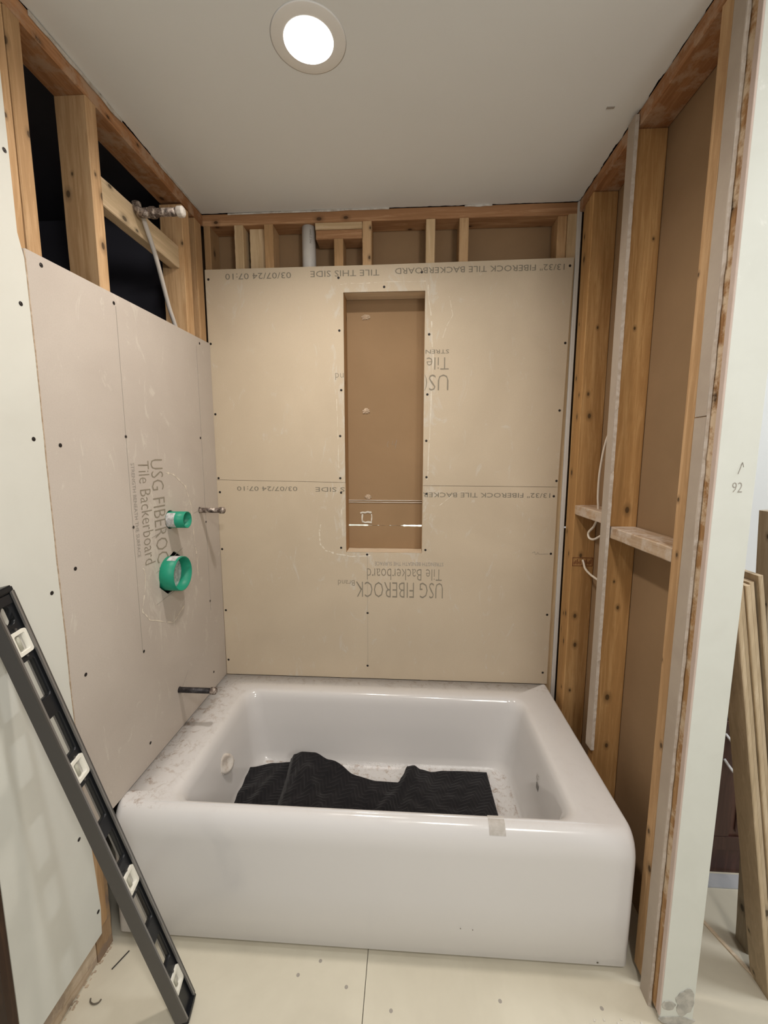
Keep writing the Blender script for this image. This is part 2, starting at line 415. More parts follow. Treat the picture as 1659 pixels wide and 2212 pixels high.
def ragged(a, b, n, amp, off):
    out = []
    for i in range(n):
        t = i / n; p = Vector(a).lerp(Vector(b), t)
        d = (Vector(b) - Vector(a)).normalized(); nn = Vector((-d.y, d.x))
        w = amp * (noise.noise(Vector((t * 23, off, 0))) + .6 * noise.noise(Vector((t * 90, off, 3))))
        out.append(tuple(p + nn * w))
    return out
ol = []
ol += ragged((-.012, -1.10), (-.011, .010), 120, .005, 1.3)
ol += ragged((-.011, .010), (1.530, .011), 120, .005, 4.1)
ol += ragged((1.530, .011), (1.531, -.885), 110, .005, 7.7)
ol += [(1.634, -.885), (1.634, .8), (3.4, .8), (3.4, -3.6), (-2.2, -3.6), (-2.2, -1.12), (-.006, -1.12)]
ce = shape2d([ol, circ(LX, LY, .0605, 40)], .013, frame((0, 0, CEIL), (1, 0, 0), (0, 1, 0), (0, 0, 1)))
ce = struct(obj('ceiling', ce, 'ceiling'))
bm = bmesh.new()
def ragstrip(bm, pts, plane, w0, w1, seed, th=.0015):
    # ragged sliver of plaster or paper along a path; plane gives (x or y offset axis)
    A = []; B = []
    for i in range(len(pts) - 1):
        for k in range(12):
            t = k / 12; p = Vector(pts[i]).lerp(Vector(pts[i + 1]), t); q = i * 12 + k
            A.append(p + Vector(plane) * (w0 * (1 + .6 * noise.noise(Vector((q * .31, seed, 0)))))); B.append(p - Vector(plane) * (w1 * (1 + .9 * noise.noise(Vector((q * .27, seed, 4))))))
    va = [bm.verts.new(p) for p in A]; vb = [bm.verts.new(p) for p in B]
    for i in range(len(va) - 1): bm.faces.new((va[i], va[i + 1], vb[i + 1], vb[i]))
ragstrip(bm, [(-.0088, -.80, 2.473), (-.0088, -.66, 2.474), (-.0088, -.47, 2.476)], (0, 0, 1), .004, .007, 3)
ragstrip(bm, [(-.0088, -.30, 2.476), (-.0088, -.12, 2.476), (-.0088, .005, 2.477)], (0, 0, 1), .002, .003, 5)
ragstrip(bm, [(.10, .0090, 2.476), (.5, .0090, 2.477), (.8, .0090, 2.478)], (0, 0, 1), .002, .004, 8)
ragstrip(bm, [(1.08, .0090, 2.476), (1.2, .0090, 2.477)], (0, 0, 1), .003, .004, 9)
bmesh.ops.recalc_face_normals(bm, faces=bm.faces)
to = obj('torn_edge', bm, painted('torn_plaster', (.60, .57, .52), (.38, .33, .27), sc=50, amt=.9), ce)
sm = to.modifiers.new('thick', 'SOLIDIFY'); sm.thickness = .0012

# back wall: the brown paper back of the next room's drywall, with the open joint low in the niche
def jag(z, sgn):
    out = []
    for i in range(81):
        x = .57 + .37 * i / 80; n1 = noise.noise(Vector((x * 40, z * 7, 2))); n2 = noise.noise(Vector((x * 110, z, 5)))
        closed = 1.0 if .675 < x < .84 else (.25 if x < .675 else 0)
        out.append((x, z + sgn * (.0035 * closed + .0016 * n1 + .001 * n2)))
    return out
WB = frame((0, .113, 0), (1, 0, 0), (0, 0, 1), (0, -1, 0))
wb0 = struct(obj('wall_back', shape2d([[(-.13, 0), (1.64, 0), (1.64, 1.147)] + jag(1.147, 1)[::-1] + [(-.13, 1.147)]], .013, WB), 'paper'))
wb1 = struct(obj('wall_back', shape2d([[(-.13, CEIL), (-.13, 1.156)] + jag(1.156, -1) + [(1.64, 1.156), (1.64, CEIL)]], .013, WB), 'paper'))
struct(obj('wall_next_room', boxes((-.13, 1.7, .7, .715, 0, 2.4)), 'white_wall'))
wr = struct(obj('wall_right', boxes((1.62, 1.633, -.79, .113, 0, CEIL)), 'paper'))
# white painted drywall at the front of the left wall
wl = struct(obj('wall_left', shape2d([[(-1.105, .121), (-.861, .121), (-.856, .20), (-.872, .5), (-.882, .85), (-.882, 1.2), (-.883, 1.9), (-.897, 1.96), (-.897, 2.3), (-.905, CEIL), (-1.105, CEIL)]], .0125,
    frame((-.0125, 0, 0), (0, 1, 0), (0, 0, 1), (1, 0, 0))), 'white_wall'))
screws(wl, [(0, -.911, 1.511), (0, -.907, 1.808), (0, -.906, 1.142), (0, -.907, 2.117), (0, -.903, .465), (0, -.866, .198)], (1, 0, 0))
struct(obj('trim_1', boxes((-.13, -.001, -1.128, -1.106, 0, CEIL)), 'darkwood'))
# the unlit room behind the left framing; overhead slab added to block stray light
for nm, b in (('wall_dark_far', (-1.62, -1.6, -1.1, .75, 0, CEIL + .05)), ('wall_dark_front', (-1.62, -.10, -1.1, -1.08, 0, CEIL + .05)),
              ('wall_dark_rear', (-1.62, 1.64, .1135, .13, CEIL - .02, CEIL + .05)), ('wall_dark_rear', (-1.62, -.115, .1135, .13, 0, CEIL - .02)), ('overhead_light_blocker', (-1.62, 3.4, -3.6, .8, CEIL + .05, CEIL + .06))):
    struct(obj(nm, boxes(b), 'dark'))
# end of the right partition: white drywall return facing the room
we = struct(obj('wall_right_end', plank(1.529, 1.613, -.888, -.8755, .02, CEIL, .001, 40), 'white_end'))
struct(obj('trim_2', plank(1.526, 1.5305, -.8885, -.8745, .03, CEIL, .0008, 40), 'pink'))
# far room beyond the partition
struct(obj('wall_far_room', boxes((1.634, 3.4, -.06, -.045, 0, CEIL)), painted('far_wall', (.66, .68, .68), (.62, .64, .64), sc=3, grain=.03)))
struct(obj('wall_far_side', boxes((3.2, 3.22, -3.6, -.06, 0, CEIL)), 'white_wall'))
# hardened mud and torn paper at the foot of the white return
bm = bmesh.new()
for (cx, cz, sx, sz, sd) in ((1.588, .075, .022, .040, 1), (1.548, .062, .016, .014, 2), (1.57, .018, .044, .012, 3)):
    vs = [bm.verts.new((cx + sx * math.cos(a) * (1 + .35 * noise.noise(Vector((math.cos(a) * 2, math.sin(a) * 2, sd)))), -.8895, cz + sz * math.sin(a) * (1 + .3 * noise.noise(Vector((math.sin(a) * 2, sd, math.cos(a)))))))
          for a in [2 * math.pi * k / 26 for k in range(26)]]
    f = bm.faces.new(vs); g = bmesh.ops.extrude_face_region(bm, geom=[f]); bmesh.ops.translate(bm, verts=[v for v in g['geom'] if isinstance(v, bmesh.types.BMVert)], vec=(0, .003, 0))
bmesh.ops.recalc_face_normals(bm, faces=bm.faces)
obj('torn_paper', bm, painted('torn_paper', (.52, .50, .45), (.34, .33, .30), sc=40, amt=.9), we)
text('92', 1.565, 1.586, 1.395, 1.417, frame((0, -.8885, 0), (1, 0, 0), (0, 0, 1), (0, -1, 0)), 'ink_faint', we, 'pencil_mark', thin=True)
obj('pencil_mark', tube([(1.574, -.889, 1.435), (1.581, -.889, 1.46), (1.576, -.889, 1.452), (1.581, -.889, 1.46), (1.584, -.889, 1.45)], .0006, 5, res=1), 'ink_faint', we)

# ------------------------------------------------------------ framing of the back wall
def stud(x0, x1, y0, y1, z0, z1, mat, label, name='wall_stud', group=None, cat='stud', rough=.0012):
    o = obj(name, plank(x0, x1, y0, y1, z0, z1, rough), mat); return tag(o, label, cat, group)
PT = 2.478
stud(-.0103, 1.545, T, .0985, 2.433, PT, 'plate_x', 'brown top plate running along the back wall just under the ceiling', 'top_plate', cat='plate')
stud(-.009, .019, T, .0985, .02, 2.433, 'plate_x' if 0 else 'pine', 'old stud at the left corner of the back wall beside the fibre board')
stud(.123, .161, T, .0985, 2.258, 2.4325, 'pine_pale', 'pale new stud second from the left above the back board')
stud(.176, .248, .045, .06, 2.24, 2.4325, 'pine_pale', 'pale flat wood panel set back between the second and third studs', 'plywood_offcut', cat='board')
stud(.251, .289, T, .0985, 2.262, 2.4325, 'pine', 'tan stud just left of the white vent pipe')
stud(.664, .702, T, .0985, 2.262, 2.4325, 'pine', 'tan stud right of the header block above the niche')
stud(.926, .963, T, .0985, .02, 2.4325, 'pine_pale', 'pale stud above the right edge of the niche opening')
stud(1.061, 1.099, T, .0985, 2.262, 2.4325, 'pine', 'knotty tan stud third from the right above the back board')
stud(1.455, 1.492, .020, .0985, 2.24, 2.4325, 'pine', 'recessed stud at the right end of the open framing strip')
stud(1.4925, 1.529, .0115, .0985, .02, 2.4695, 'pine_pale', 'pale painted corner stud at the right end of the back wall')
stud(.468, .663, T, .095, 2.4055, 2.4325, 'pine_pale_x', 'pale upper timber of the short header right of the vent pipe', 'header_block', cat='block')
stud(.470, .663, T + .001, .097, 2.369, 2.4045, 'plate_x', 'brown lower timber of the short header right of the vent pipe', 'header_block', cat='block')
stud(.5455, .5835, T, .0985, .02, 2.3685, 'pine', 'stud along the left side of the niche opening')
stud(.584, .9255, T, .0985, 2.157, 2.195, 'pine_raw', 'wooden header across the top of the niche opening', 'niche_header', cat='block')
stud(.584, .9255, T, .0985, 1.004, 1.0425, 'pine_raw', 'wooden sill across the bottom of the niche opening', 'niche_sill', cat='block')
vp = thing('vent_pipe', (.432, .05, 2.2), 'white plastic vent pipe rising in the open framing strip above the back board', 'pipe')
obj('pipe_body', lathe([(.0285, 2.18), (.0285, 2.432)], (.432, .047, 0), (0, 0, 1), 28), painted('pvc', (.62, .60, .57), (.56, .53, .50), rough=.4, grain=0), vp, True)
text('PVC 2" DWV', 2.36, 2.415, -.004, .004, frame((.445, .0215, 0), (0, 0, 1), (-.9, -.43, 0), (.43, -.9, 0)), 'ink', vp)

# grey cut edge of the old drywall beside the back board
stud(1.525, 1.5415, -.002, .0112, .02, 2.474, 'strip_light', 'thin grey strip of cut drywall standing right of the back board', 'drywall_strip', cat='strip')

# ------------------------------------------------------------ niche interior details on the brown paper
nd = thing('drywall_seam', (.754, .1, 1.266), 'pair of thin white paper edges crossing the brown niche back', 'seam')
for z in (1.2615, 1.2705):
    obj('paper_edge', plank(.5835, .9255, .0965, .0995, z - .0015, z + .0015, .0006, 20), painted('paper_white', (.62, .55, .47), sc=30), nd)
bm = bmesh.new()
def torn(bm, pts, y, w, seed):
    L = []; Rr = []
    for i, (x, z) in enumerate(pts):
        a = Vector(pts[max(i - 1, 0)]); b = Vector(pts[min(i + 1, len(pts) - 1)]); d = (b - a).normalized(); n = Vector((-d.y, d.x))
        ww = w * (1 + .8 * noise.noise(Vector((i * 1.7, seed, 0))))
        L.append((x + n.x * ww, z + n.y * ww)); Rr.append((x - n.x * ww, z - n.y * ww))
    v0 = [bm.verts.new((p[0], y, p[1])) for p in L]; v1 = [bm.verts.new((p[0], y, p[1])) for p in Rr]
    v2 = [bm.verts.new((p[0], y + .003, p[1])) for p in L]; v3 = [bm.verts.new((p[0], y + .003, p[1])) for p in Rr]
    for i in range(len(pts) - 1):
        for A, B in ((v0, v1), (v1, v3), (v3, v2), (v2, v0)): bm.faces.new((A[i], A[i + 1], B[i + 1], B[i]))
    bm.faces.new((v0[0], v1[0], v3[0], v2[0])); bm.faces.new((v0[-1], v1[-1], v3[-1], v2[-1]))
torn(bm, [(.638, 1.21), (.648, 1.214), (.66, 1.212), (.672, 1.216), (.685, 1.213), (.69, 1.216)], .097, .004, 1)
torn(bm, [(.648, 1.206), (.647, 1.194), (.646, 1.182), (.647, 1.172)], .097, .003, 2)
torn(bm, [(.69, 1.206), (.692, 1.194), (.691, 1.182), (.69, 1.172)], .097, .0025, 3)
torn(bm, [(.646, 1.171), (.66, 1.166), (.674, 1.168), (.692, 1.166)], .097, .004, 4)
bmesh.ops.recalc_face_normals(bm, faces=bm.faces)
tag(obj('torn_paper_patch', bm, painted('torn_white', (.70, .66, .58), (.45, .36, .28), sc=60)), 'white torn paper square on the brown niche back above the open joint', 'torn paper')
bm = bmesh.new()
for cx, cz, s in ((.668, 2.085, .024), (.668, 1.678, .024), (.675, 1.288, .022)):
    vs = []
    for k in range(14):
        a = 2 * math.pi * k / 14; r = s * (.55 + .6 * abs(noise.noise(Vector((math.cos(a) * 2, math.sin(a) * 2, cx * 9 + cz * 3)))))
        vs.append(bm.verts.new((cx + r * math.cos(a) * 1.2, .0995 - .004 * (k % 2), cz + r * math.sin(a) * .7)))
    c = bm.verts.new((cx, .0935, cz))
    for k in range(14): bm.faces.new((vs[k], vs[(k + 1) % 14], c))
bmesh.ops.recalc_face_normals(bm, faces=bm.faces)
wbk = bpy.data.objects['wall_back']
obj('torn_nail_pop', bm, painted('torn_brown', (.55, .42, .30), (.13, .08, .045), sc=70), wbk)
obj('pencil_mark', tube([(.77, .0995, 1.543), (.764, .0995, 1.53), (.768, .0995, 1.515)], .0007, 5, res=3), 'ink_faint', wbk)
obj('pencil_mark', tube([(.79, .0995, 1.545), (.785, .0995, 1.528), (.80, .0995, 1.528), (.808, .0995, 1.55), (.80, .0995, 1.51)], .0007, 5, res=1), 'ink_faint', wbk)

# ------------------------------------------------------------ backer boards on the back wall
def board(name, polys, fr, mat, label, loc):
    th = thing(name, loc, label, 'wall board')
    obj('sheet', shape2d(polys, T - .0006, fr), mat, th)
    return th
BB = frame((0, T - .0004, 0), (1, 0, 0), (0, 0, 1), (0, -1, 0))
top = board('backer_board', [[(-.007, 1.3695), (.583, 1.3600), (.583, 2.155), (.9255, 2.155), (.9255, 1.3478), (1.505, 1.3445), (1.519, 2.267), (.774, 2.2595), (-.007, 2.257)]], BB, 'board',
            'upper sheet of beige tile backer board around the niche on the back wall', (.75, 0, 1.36))
bot = board('backer_board', [[(0.001, .4395), (1.504, .4395), (1.5055, 1.3430), (.9255, 1.3463), (.9255, 1.0435), (.583, 1.0435), (.583, 1.3585), (-.001, 1.3680)]], BB, 'board',
            'lower sheet of beige tile backer board resting on the tub rim', (.75, 0, .44))
def wp(pts): return [(x, 0, z) for x, z in pts]
screws(top, [(x - .75, y, z - 1.36) for x, y, z in wp([(.007, 2.218), (.564, 2.212), (.755, 2.172), (.910, 2.226), (1.505, 2.236), (.565, 2.002), (.944, 1.981), (.008, 1.658), (1.503, 1.938), (1.495, 1.666), (.570, 1.757), (.940, 1.736), (.563, 1.562), (.938, 1.541), (.008, 1.376), (.561, 1.378), (.941, 1.384), (1.498, 1.370), (.003, 1.956)])], (0, -1, 0))
screws(bot, [(x - .75, y, z - .44) for x, y, z in wp([(.011, 1.313), (.564, 1.314), (.942, 1.311), (1.490, 1.304), (.008, 1.050), (.561, 1.064), (.941, 1.059), (.679, 1.034), (1.491, 1.050), (.011, .757), (.680, .759), (1.489, .770), (.012, .511), (.679, .502), (1.483, .494)])], (0, -1, 0))
U = lambda a, b: (-b, -a)     # world span -> upside-down span
def upt(s, x0, x1, z0, z1, par, mat='ink', **k):
    if k.get('thin'): mat = 'ink_logo'
    text(s, -x1, -x0, -z1, -z0, BACKU, mat, par, **k)
upt('13/32" FIBEROCK TILE BACKERBOARD', .800, 1.484, 2.220, 2.244, top)
upt('TILE THIS SIDE', .446, .735, 2.217, 2.241, top)
upt('03/07/24 07:10', .081, .364, 2.215, 2.239, top)
upt('US', .945, 1.028, 1.752, 1.818, top, thin=True)
upt('(', .927, .938, 1.752, 1.818, top, thin=True)
upt('Tile', .935, 1.028, 1.838, 1.888, top, thin=True)
upt('STREN', .930, 1.028, 1.903, 1.919, top)
upt('nd', .545, .581, 1.800, 1.828, top, thin=True)
upt('13/32" FIBEROCK TILE BACKER', .927, 1.475, 1.296, 1.317, bot)
upt('S SIDE', .449, .580, 1.318, 1.338, bot)
upt('03/07/24 07:10', .091, .367, 1.320, 1.340, bot)
upt('USG FIBEROCK', .627, 1.022, .835, .908, bot, thin=True)
upt('Brand', .545, .621, .888, .914, bot, thin=True)
upt('Tile Backerboard', .678, 1.016, .918, .971, bot, thin=True)
upt('STRENGTH BENEATH THE SURFACE', .714, 1.022, .985, 1.002, bot, 'ink_faint')
obj('pencil_line', boxes((.6795, .6803, -.0006, .0002, .50, 1.03)), 'ink_faint', bot)
obj('pencil_line', tube([(1.41, -.0004, 1.052), (1.42, -.0004, 1.058), (1.425, -.0004, 1.046), (1.435, -.0004, 1.056), (1.44, -.0004, 1.048), (1.478, -.0004, 1.05)], .0007, 5, res=3), 'ink_faint', bot)

# torn brown paper edge where the white drywall meets the fibre board
bm = bmesh.new()
ragstrip(bm, [(.0006, -.884, 1.93), (.0006, -.882, 1.7), (.0006, -.883, 1.45), (.0006, -.882, 1.2), (.0006, -.881, 1.08), (.0006, -.879, 1.02), (.0006, -.881, .9), (.0006, -.879, .75), (.0006, -.874, .5), (.0006, -.868, .44)], (0, 1, 0), .0016, .0016, 12)
bmesh.ops.recalc_face_normals(bm, faces=bm.faces)
pe = obj('torn_edge', bm, painted('torn_edge_brown', (.33, .24, .16), (.52, .42, .32), sc=60, amt=.9), wl)
sm = pe.modifiers.new('thick', 'SOLIDIFY'); sm.thickness = .001

# ------------------------------------------------------------ left wall: framing, board, plumbing
stud(-.099, -T, -.904, T, 2.433, PT, 'plate_y', 'brown top plate running along the left wall under the ceiling', 'top_plate', cat='plate')
stud(-.099, -T - .001, -.902, -.864, .125, 2.432, 'pine', 'front stud of the left wall beside the white drywall edge')
stud(-.099, -T, -.861, -.823, .125, 2.432, 'pine', 'second left wall stud, doubled against the front one')
stud(-.099, -T, -.634, -.594, .05, 2.432, 'pine', 'left wall stud with dark gaps on both sides, nearest the blocking')
stud(-.099, -T, -.160, -.105, .05, 2.425, 'pine', 'left wall stud holding the far end of the pale blocking')
stud(-.060, -T, -.060, -.006, .05, 2.43, 'pine', 'corner stud where the left wall meets the back wall')
stud(-.12, -.029, -.848, -.789, 0, .415, 'plate_stub', 'short dirty stud end standing on the floor left of the tub apron')
stud(-.12, -.034, -1.104, -.85, 0, .118, 'sawn_y', 'rough splintered bottom plate exposed under the white drywall at the left', 'bottom_plate', cat='plate', rough=.006)
tag(obj('blocking', plank(-.068, -.030, -.593, -.161, 2.196, 2.276, .001), 'pine_pale_y'), 'pale blocking carrying the shower pipe between two left wall studs', 'block')
tag(obj('shelf_rail', plank(-.52, -.45, -.9, .1, 1.82, 1.90, .001), wood('rail_dark', (.10, .07, .05), (.07, .045, .03), 'y', knots=False)), 'dim wooden rail inside the dark space behind the left framing', 'rail')

hexh = [(-.375, 1.126), (-.328, 1.098), (-.345, 1.03), (-.366, .986), (-.428, .978), (-.477, 1.018), (-.469, 1.087)]
LB = frame((-T + .0003, 0, 0), (0, 1, 0), (0, 0, 1), (1, 0, 0))
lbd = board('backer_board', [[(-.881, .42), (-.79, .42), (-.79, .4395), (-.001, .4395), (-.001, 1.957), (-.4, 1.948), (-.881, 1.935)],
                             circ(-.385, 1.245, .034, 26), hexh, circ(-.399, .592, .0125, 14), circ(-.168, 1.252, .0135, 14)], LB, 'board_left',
            'beige tile backer sheet on the left wall with pipes through it', (0, -.45, .44))
screws(lbd, [(0, y + .45, z - .44) for y, z in [(-.842, 1.916), (-.599, 1.916), (-.094, 1.934), (-.838, 1.499), (-.592, 1.532), (-.130, 1.549), (-.590, 1.251), (-.829, 1.182), (-.122, 1.196), (-.124, .846), (-.586, .837), (-.829, .889), (-.126, .517), (-.589, .512)]], (1, 0, 0))
for y0, z0, z1 in ((-.592, .84, 1.91), (-.122, .80, 1.92)):
    obj('pencil_line', boxes((-.0002, .0005, y0 - .0006, y0 + .0006, z0, z1)), 'ink_faint', lbd)
for a, b in (((-.50, .965), (-.33, .985)), ((-.49, 1.075), (-.315, 1.125)), ((-.50, 1.20), (-.39, 1.222)), ((-.22, 1.246), (-.18, 1.252)), ((-.40, .575), (-.33, .635))):
    obj('pencil_line', tube([(.0002, *a), (.0002, *b)], .0007, 5, res=1), 'ink_faint', lbd)
def dnt(s, z1, z0, y0, y1, mat='ink_logo', **k): text(s, -z1, -z0, y0, y1, LEFTD, mat, lbd, **k)
dnt('USG FIBEROC', 1.463, 1.105, -.480, -.412, thin=True)
dnt('Tile Backerboard', 1.458, 1.115, -.545, -.490, thin=True)
dnt('STRENGTH BENEATH THE SURFACE', 1.452, 1.150, -.580, -.564, 'ink_faint')

def nipple(name, y, z, x0, x1, r, label, mat='blackpipe', cap_mat=None, elbow=None):
    t = thing(name, (x0, y, z), label, 'pipe')
    obj('pipe_body', lathe([(r, x0), (r, x1 - .022)], (0, y, z), (1, 0, 0), 22), mat, t, True)
    obj('end_cap', lathe([(r, x1 - .024), (r * 1.28, x1 - .022), (r * 1.33, x1 - .018), (r * 1.33, x1 - .006), (r * 1.15, x1 - .003), (r * .8, x1), (.001, x1)], (0, y, z), (1, 0, 0), 12), cap_mat or mat, t)
    return t
nipple('pipe_stub', -.399, .592, -.05, .145, .0105, 'black iron pipe stub out of the left wall just above the tub rim', 'blackpipe', 'rust')
nipple('pipe_stub', -.168, 1.252, -.05, .106, .0105, 'rusty capped pipe stub in the left wall near the back corner', 'rust', 'rust')
t = nipple('shower_arm_stub', -.42, 2.254, -.02, .136, .0125, 'rusty capped shower pipe sticking out from the pale blocking', 'rust', 'grime')
obj('elbow', tube([(-.024, -.42, 2.285), (-.02, -.42, 2.262), (-.008, -.42, 2.254), (.028, -.42, 2.254)], [.014] * 3 + [.015] * 1, 14, res=1), 'rust', t, True)
obj('elbow_collar', lathe([(.0165, 0), (.0175, .003), (.0175, .015), (.0165, .018)], (.022, -.42, 2.254), (1, 0, 0), 18), 'rust', t)

def cup(y, z, x0, x1, r, label, seed, inner):
    t = thing('pipe_sleeve', (x0, y, z), label, 'sleeve')
    w = .0025
    obj('shell', lathe([(r, x0), (r, x1), (r - w, x1), (r - w, x0)], (0, y, z), (1, 0, 0), 40, closed=True), 'green', t, True)
    # printed paper label wrapped part-way round
    bm = bmesh.new(); rings = []
    a0, a1 = inner
    for k in range(20):
        a = math.radians(a0 + (a1 - a0) * k / 19)
        for rr in (r + .0002, r + .0006):
            for xx in (x1 - .065 if r < .05 else x1 - .040, x1 - .034 if r < .05 else x1 - .008):
                rings.append(bm.verts.new((xx, y + rr * math.cos(a), z + rr * math.sin(a))))
    for k in range(19):
        i = k * 4; j = i + 4
        for q, s in ((0, 1), (1, 3), (3, 2), (2, 0)): bm.faces.new((rings[i + q], rings[i + s], rings[j + s], rings[j + q]))
    bmesh.ops.recalc_face_normals(bm, faces=bm.faces)
    obj('paper_label', bm, 'label', t)
    return t, t
t1, _ = cup(-.385, 1.245, -.03, .064, .030, 'small green plastic pipe sleeve in the left board, above the large one', 1, (120, 235))
obj('bottom_disc', lathe([(.0272, -.028), (.0272, -.025)], (0, -.385, 1.245), (1, 0, 0), 30), plain('green_dark', (.008, .12, .075), .5), t1)
t2, _ = cup(-.415, 1.053, -.03, .052, .062, 'large green plastic ring over the shower valve, in the hexagonal cutout', 2, (65, 120))
obj('valve_plate', lathe([(.0592, -.02), (.0592, .012), (.02, .0125), (.018, .016), (.001, .0165)], (0, -.415, 1.053), (1, 0, 0), 30), 'label', t2)
tag(obj('supply_tube', tube([(-.018, -.400, 2.262), (-.018, -.385, 2.235), (-.021, -.335, 2.165), (-.036, -.27, 2.09), (-.045, -.225, 2.03), (-.045, -.185, 1.965), (-.045, -.172, 1.90)], .0075, 14, res=6), 'pex', None, True),
    'white plastic supply tube curving down from the shower pipe', 'tube')

# chalky scuffs on the boards
def scuff(par, paths, plane_n, seed):
    for q, (pts, w) in enumerate(paths):
        bm = bmesh.new(); P = []
        for i in range(len(pts) - 1):
            for k in range(14):
                P.append(Vector(pts[i]).lerp(Vector(pts[i + 1]), k / 14))
        P.append(Vector(pts[-1])); run = []
        A = []; B = []; n = Vector(plane_n)
        for i, p in enumerate(P):
            d = (P[min(i + 1, len(P) - 1)] - P[max(i - 1, 0)]).normalized(); sd = d.cross(n)
            nz = noise.noise(Vector((i * .33, seed + q * 7, 0))); ww = w * 1.4 * max(.12, .55 + 1.3 * nz)
            off = sd * (.004 * noise.noise(Vector((i * .12, seed, q + 9)))) + n * .0003
            A.append(bm.verts.new(p + sd * ww + off)); B.append(bm.verts.new(p - sd * ww + off))
        for i in range(len(A) - 1):
            if noise.noise(Vector((i * .4, seed + 3, q))) > -.28: bm.faces.new((A[i], A[i + 1], B[i + 1], B[i]))
        bmesh.ops.recalc_face_normals(bm, faces=bm.faces)
        obj('chalk_scuff', bm, 'chalk', par)
M['chalk'] = painted('chalk_dust', (.72, .66, .56), (.62, .55, .44), rough=.9, sc=70, amt=.9)
scuff(top, [([(.937, 0, 2.177), (.953, 0, 2.022), (.961, 0, 1.892), (.955, 0, 1.643), (.948, 0, 1.446), (.943, 0, 1.36)], .0022),
            ([(1.024, 0, 2.13), (1.04, 0, 2.057), (.998, 0, 1.966)], .0014), ([(.571, 0, 2.185), (.697, 0, 2.191), (.927, 0, 2.19)], .0012),
            ([(.55, 0, 1.72), (.552, 0, 1.60), (.555, 0, 1.42)], .0012)], (0, -1, 0), 3)
scuff(bot, [([(.47, 0, 1.17), (.463, 0, 1.133), (.466, 0, 1.08), (.493, 0, 1.048), (.546, 0, 1.034), (.609, 0, 1.024), (.694, 0, 1.03)], .0028),
            ([(.565, 0, 1.24), (.568, 0, 1.12)], .0014), ([(1.00, 0, 1.26), (1.06, 0, 1.31), (1.12, 0, 1.325)], .0012)], (0, -1, 0), 11)
scuff(lbd, [([(0, -.395, 1.417), (0, -.346, 1.407), (0, -.271, 1.359), (0, -.238, 1.283), (0, -.23, 1.17), (0, -.215, 1.071), (0, -.215, .973)], .0024),
            ([(0, -.56, 1.11), (0, -.547, 1.087), (0, -.577, .971), (0, -.541, .925), (0, -.409, .863), (0, -.33, .90)], .0020)], (1, 0, 0), 17)

# ------------------------------------------------------------ right wall framing
X = 1.5305; XB = 1.6195
stud(X, XB, -.905 + .04, .0, 2.4345, PT, 'plate_y', 'brown top plate running along the right wall under the ceiling', 'top_plate', cat='plate')
stud(1.546, XB, -.045, -.004, .02, 2.433, 'pine_orange', 'orange knotty corner stud at the back of the right wall')
stud(X + .004, XB, -.087, -.047, .02, 2.433, 'pine_orange', 'orange stud doubled against the right corner stud')
stud(X, XB, -.130, -.089, .02, 2.433, 'pine_orange', 'wide orange stud of the right wall with white cable passing through it')
stud(X, XB, -.425, -.387, .02, 2.433, 'pine_orange', 'knotty stud in the middle of the right wall carrying a drywall strip')
stud(X, XB, -.800, -.760, .02, 2.433, 'pine', 'pine stud at the front of the right wall beside the shelf block')
stud(X, XB, -.874, -.838, .02, 2.47, 'osb', 'rough brown end stud with torn paper, next to the white return')
stud(1.518, X - .0005, -.434, -.390, .436, 2.465, 'paper_grey', 'narrow drywall strip left on the middle stud of the right wall', 'drywall_strip', cat='strip', rough=.002)
stud(1.5215, X - .0005, -.851, -.811, .0, 1.56, 'paper_grey', 'lower grey drywall strip on the right wall beside the tub end', 'drywall_strip', cat='strip', rough=.002)
stud(1.5215, X - .0005, -.851, -.811, 1.5625, 2.47, 'paper_grey', 'upper grey drywall strip on the right wall, above the joint', 'drywall_strip', cat='strip', rough=.002)
stud(X + .001, XB - .002, -.3865, -.1305, 1.243, 1.281, 'dusty', 'dusty horizontal block between the rear studs, white cable through it', 'fire_block', cat='block')
stud(X + .001, XB - .002, -.7595, -.4255, 1.205, 1.243, 'dusty', 'dusty horizontal block between middle and front studs of the right wall', 'fire_block', cat='block')
# torn rough edges beside the strips
bm = bmesh.new()
for (z0, z1, y0, x0) in ((.0, 2.47, -.8515, 1.522), (.44, 2.465, -.4345, 1.5182)):
    n = 160; A = []; B = []
    for i in range(n + 1):
        t_ = i / n; z = z0 + (z1 - z0) * t_; w = .0016 * noise.noise(Vector((z * 26, y0 * 9, 1))) + .0016 * noise.noise(Vector((z * 140, 2, y0)))
        A.append(bm.verts.new((x0, y0, z))); B.append(bm.verts.new((1.528, y0 - .0022 + w, z)))
    for i in range(n): bm.faces.new((A[i], B[i], B[i + 1], A[i + 1]))
    bmesh.ops.recalc_face_normals(bm, faces=bm.faces)
g_ = struct(obj('trim_3', bm, 'gypsum'))
